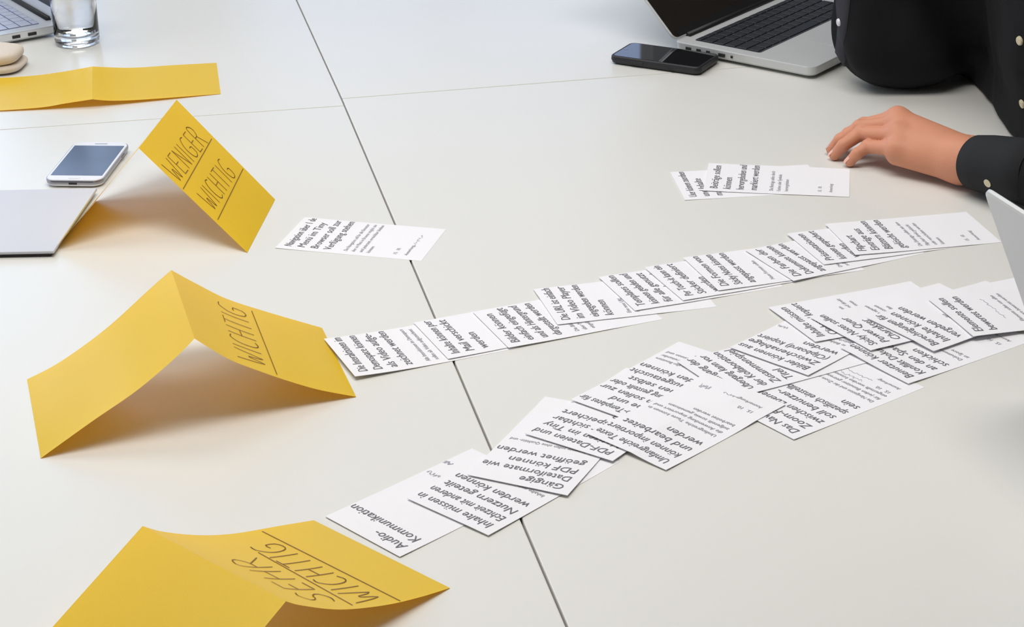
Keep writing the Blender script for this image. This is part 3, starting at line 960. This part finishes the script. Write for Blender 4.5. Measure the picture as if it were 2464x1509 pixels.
# coarse part of the body: head, neck, other hand, arms, torso
shL, shR = np.array([.71, 2.28, .34]), np.array([.66, 2.66, .34])
elR = np.array([.497, 2.592, .062])
wrR = np.array([.505, 2.565, .30])
head = np.array([.52, 2.47, .60])
def body_fn(X):
    d = ell_d(X, head, (.098, .076, .118))
    d = smin(d, ell_d(X, head + [-.055, 0, -.05], (.05, .055, .06)), .04)      # jaw
    d = smin(d, seg_d(X, head + [-.092, 0, .005], head + [-.112, 0, -.03], .009, .015), .012)   # nose
    for s in (-1, 1):
        d = smin(d, ell_d(X, head + [-.086, s * .032, .012], (.012, .014, .010)), .006)
        d = smin(d, ell_d(X, head + [.0, s * .078, -.008], (.022, .010, .032)), .006)
    d = smin(d, seg_d(X, head + [-.092, -.02, -.065], head + [-.092, .02, -.065], .008, .008), .008)
    d = smin(d, seg_d(X, head + [.02, 0, -.08], (.69, 2.475, .38), .055, .065), .03)
    d = smin(d, seg_d(X, (.70, 2.475, .30), (.79, 2.475, -.12), .11, .12), .06)
    for a, b, e in ((shL, elL, wr), (shR, elR, wrR)):
        d = smin(d, seg_d(X, a, b, .05, .038), .05)
        d = smin(d, seg_d(X, b, e, .038, .027), .02)
    # raised hand under the chin
    pc = wrR + np.array([.01, -.02, .07])
    d = smin(d, seg_d(X, wrR, pc, .027, .034), .02)
    for i in range(4):
        k0 = pc + np.array([-.03 + .004 * i, -.022 + .014 * i, .03]); k1 = k0 + np.array([.035, -.01, .018]); k2 = k1 + np.array([.015, -.005, -.03])
        d = smin(d, np.minimum(seg_d(X, k0, k1, .010, .009), seg_d(X, k1, k2, .009, .008)), .004)
    return d
bv = surface(body_fn, (.36, 1.93, -.26), (.96, 2.80, .74), .009)
body = to_person(np_mesh('body', [hv, bv], M_SKIN, None))

# nails
for k in ('pinky', 'ring', 'mid'):
    V, F = [], []
    j, r = JN[k], FG[k][1]
    ax = (j[0] - j[1]); ax /= np.linalg.norm(ax); upv = np.array([0, 0, 1.]); side = np.cross(ax, upv); side /= np.linalg.norm(side); nn = np.cross(side, ax)
    c0 = j[0] + ax * .0005
    n0_ = len(V)
    for i in range(5):
        for q_ in range(5):
            a = (q_ - 2) / 2 * .85; l = -.0045 + i * .0022
            rr_ = r[0] + .00035
            V.append(c0 + ax * l * 1.0 + (nn * math.cos(a) + side * math.sin(a)) * (rr_ if i < 4 else rr_ * .93))
    for i in range(4):
        for q_ in range(4): F.append((n0_ + i * 5 + q_, n0_ + i * 5 + q_ + 1, n0_ + i * 5 + q_ + 6, n0_ + i * 5 + q_ + 5))
    to_person(mesh('fingernail', V, F, M_NAIL, None, True))


# shirt
wd_ = (elL - wr) / np.linalg.norm(elL - wr)
cuff0 = wr + wd_ * .004
def shirt_fn(X):
    z = X[..., 2]
    # trunk: flattened column pressed against the table edge
    cx = .770 - .07 * np.clip((z - .05) / .3, 0, 1)
    yy = np.clip(X[..., 1], 2.385, 2.625)
    d = np.hypot(X[..., 0] - cx, X[..., 1] - yy) - (.150 - .03 * np.clip((z - .1) / .25, 0, 1))
    d = smin(d, d * 0 + np.maximum(z - .33, -z - .22) + .02, -.03) if False else np.maximum(d, np.maximum(z - .33, -z - .24))
    d = smin(d, seg_d(X, shL, shR, .085, .085), .06)
    d = smin(d, seg_d(X, shL, elL + [0, 0, .01], .075, .050), .06)
    d = smin(d, seg_d(X, elL, cuff0 + wd_ * .085, .052, .0355), .03)
    d = smin(d, seg_d(X, shR, elR + [.03, .0, .012], .088, .060), .05)
    d = smin(d, seg_d(X, elR + [.02, 0, 0], (.70, 2.68, .085), .060, .075), .03)
    d = smin(d, seg_d(X, elR + [.0, .0, -.006], elR + [.062, .0, -.008], .053, .050), .02)
    d = smin(d, seg_d(X, elR + [-.004, 0, .02], wrR, .058, .05), .02)
    d = np.maximum(d, -seg_d(X, (.70, 2.475, .36), head, .07, .07))
    return np.maximum(d, .0012 - X[..., 2] + np.where(X[..., 0] > .70, 1, 0) * -.4)
def folds(co, nrm):
    near = max(0., min(1., (co.z + .02) / .06))
    f = 0.
    if co.x < .66 and co.y > 2.46:      # raised forearm: vertical creases
        a = math.atan2(co.y - elR[1], co.x - elR[0])
        f += .0055 * math.sin(a * 5 + 3 * noise.noise(Vector((co.x * 6, co.y * 6, co.z * 9)))) * min(1, co.z / .05)
    p = Vector((co.x * 9, co.y * 9, co.z * 5))
    f += .010 * noise.noise(p) + .005 * noise.noise(p * 2.7)
    d = nrm * f * near
    if co.z + d.z < .0008 and co.x < .70: d.z = .0008 - co.z
    return d
sv = surface(shirt_fn, (.40, 1.90, -.30), (1.0, 2.80, .50), .007)
to_person(np_mesh('shirt', [sv], M_SHIRT, None, folds))

# cuff: a slightly oval tube around the wrist
def tube(name, c0, ax, prof, m, squash=1.0, n=40):
    ax = ax / np.linalg.norm(ax); s_ = np.cross(ax, [0, 0, 1.]); s_ /= np.linalg.norm(s_); u_ = np.cross(s_, ax)
    if u_[2] < 0: u_ = -u_
    V, F = [], []
    for l, r in prof:
        for i in range(n):
            a = 2 * math.pi * i / n
            V.append(c0 + ax * l + s_ * r * math.cos(a) * (1 + .012 * math.sin(3 * a)) + u_ * r * math.sin(a) * squash)
    k = len(prof)
    for q_ in range(k - 1):
        for i in range(n): F.append((q_ * n + i, q_ * n + (i + 1) % n, (q_ + 1) * n + (i + 1) % n, (q_ + 1) * n + i))
    return mesh(name, V, F, m, None, True)
c0 = sum(WR.values()) / 4 + wd_ * .020; c0[2] = .0345
axc = wd_ + np.array([0, 0, .06])
cf = tube('cuff', c0, axc, [(.045, .0300), (.004, .0305), (0, .0310), (-.0008, .0320), (0, .0335), (.02, .0360), (.058, .0380), (.070, .0385), (.080, .037), (.088, .030)], M_CUFF, .93)
to_person(cf)


def button(pos, nrm, r, m, name='button'):
    nrm = np.array(nrm, float); nrm /= np.linalg.norm(nrm)
    bm = bmesh.new(); p = Vector(pos); n_ = Vector(nrm)
    cyl(bm, p, p + n_ * .0022, r, r * .9, 20)
    cyl(bm, p + n_ * .0022, p + n_ * .0028, r * .75, r * .7, 16)
    return to_person(from_bm(name, bm, m))


def snap(px, py, off=0.):
    """where the ray of the pixel first meets the shirt"""
    v = Vector(ray(px, py)).normalized(); dg = bpy.context.evaluated_depsgraph_get()
    best = None
    for o in SH:
        mi = o.matrix_world.inverted(); ok, loc, n, i = o.ray_cast(mi @ Vector(CC), v)
        if ok:
            w = o.matrix_world @ loc
            if best is None or (w - Vector(CC)).length < best[2]: best = (w, n, (w - Vector(CC)).length)
    return best
bpy.context.view_layer.update()
SH = [o for o in person.children if o.name.startswith(('shirt', 'cuff'))]
for px, py, r, m in ((2023, 53, .0052, M_BUTTONW), (2454, 98, .0060, M_BUTTON), (2460, 250, .0060, M_BUTTON), (2376, 441, .0050, M_BUTTON)):
    h_ = snap(px, py)
    if h_: button(np.array(h_[0]) + np.array(h_[1]) * (.0022 if px < 2100 else -.0006), h_[1], r, m)
# placket strip along the raised sleeve and the shirt front
def strip(pix, width, m, name):
    V, F = [], []
    hits = [snap(*p) for p in pix]; hits = [h for h in hits if h]
    if len(hits) < 2: return
    n = len(hits)
    ns = [sum((hits[j][1] for j in range(max(0, i - 2), min(n, i + 3))), Vector()).normalized() for i in range(n)]
    for i in range(n):
        t = (hits[min(i + 1, n - 1)][0] - hits[max(i - 1, 0)][0]).normalized(); s_ = t.cross(ns[i]).normalized()
        for k, (a, hh) in enumerate(((-1, -.0015), (-.9, .0016), (0, .0022), (.9, .0016), (1, -.0015))):
            V.append(np.array(hits[i][0] + s_ * a * width / 2 + ns[i] * hh))
    for i in range(n - 1):
        for k in range(4): F.append((i * 5 + k, i * 5 + k + 1, (i + 1) * 5 + k + 1, (i + 1) * 5 + k))
    to_person(mesh(name, V, F, m, None, True))
strip([(2027 - 5 * (y / 160), y) for y in range(-40, 175, 14)], .027, M_PLACKET, 'sleeve_placket')

# hair, trousers, shoes
def hair_fn(X):
    d = ell_d(X, head + [.014, 0, .03], (.105, .088, .112))
    return np.maximum(d, -ell_d(X, head + [-.075, 0, -.045], (.085, .09, .095)))
to_person(np_mesh('hair', [surface(hair_fn, (.35, 2.33, .42), (.70, 2.61, .80), .007)], M_HAIR, None))
def trs_fn(X):
    d = ell_d(X, (.83, 2.48, -.17), (.16, .19, .10))
    for s in (-1, 1):
        hp, kn, an = (.80, 2.48 + s * .10, -.17), (.40, 2.48 + s * .13, -.19), (.42, 2.48 + s * .13, -.66)
        d = smin(d, seg_d(X, hp, kn, .085, .068), .04); d = smin(d, seg_d(X, kn, an, .066, .05), .03)
    return d
to_person(np_mesh('trousers', [surface(trs_fn, (.30, 2.18, -.73), (1.05, 2.80, -.04), .012)], M_TROUSER, None))
for s in (-1, 1):
    def shoe_fn(X, s=s):
        d = ell_d(X, (.36, 2.48 + s * .13, -.70), (.14, .048, .055)); return np.maximum(d, ZF + .001 - X[..., 2])
    to_person(np_mesh('shoe', [surface(shoe_fn, (.2, 2.40 + s * .13, -.75), (.52, 2.56 + s * .13, -.63), .007)], M_SHOE, None))


# face details
def ball(name, c, r, m):
    bm = bmesh.new(); bmesh.ops.create_uvsphere(bm, u_segments=16, v_segments=10, radius=1)
    for v in bm.verts: v.co = Vector((c[0] + v.co.x * r[0], c[1] + v.co.y * r[1], c[2] + v.co.z * r[2]))
    return to_person(from_bm(name, bm, m, None, True))


M_EYE = mat('eye_white', (235, 232, 228), .2)
M_IRIS = mat('brown_iris', (70, 46, 30), .2)
M_LIP = mat('lips', (178, 104, 92), .5)
for sd in (-1, 1):
    e = _hit = None
    o_ = Vector((head[0] - .3, head[1] + sd * .032, head[2] + .012))
    ok, loc, nn_, ii = body.ray_cast(body.matrix_world.inverted() @ o_, Vector((1, 0, 0)))
    c_ = np.array(body.matrix_world @ loc) if ok else head + [-.095, sd * .032, .012]
    ball('eye', c_ + [.006, 0, 0], (.0085, .013, .0075), M_EYE)
    ball('iris', c_ + [.0005, 0, 0], (.0035, .0055, .0055), M_IRIS)
    ball('eyebrow', c_ + [.001, 0, .020], (.005, .017, .0035), M_HAIR)
ok, loc, nn_, ii = body.ray_cast(body.matrix_world.inverted() @ Vector((head[0] - .3, head[1], head[2] - .066)), Vector((1, 0, 0)))
c_ = np.array(body.matrix_world @ loc) if ok else head + [-.1, 0, -.066]
ball('mouth', c_ + [.002, 0, 0], (.005, .022, .0045), M_LIP)
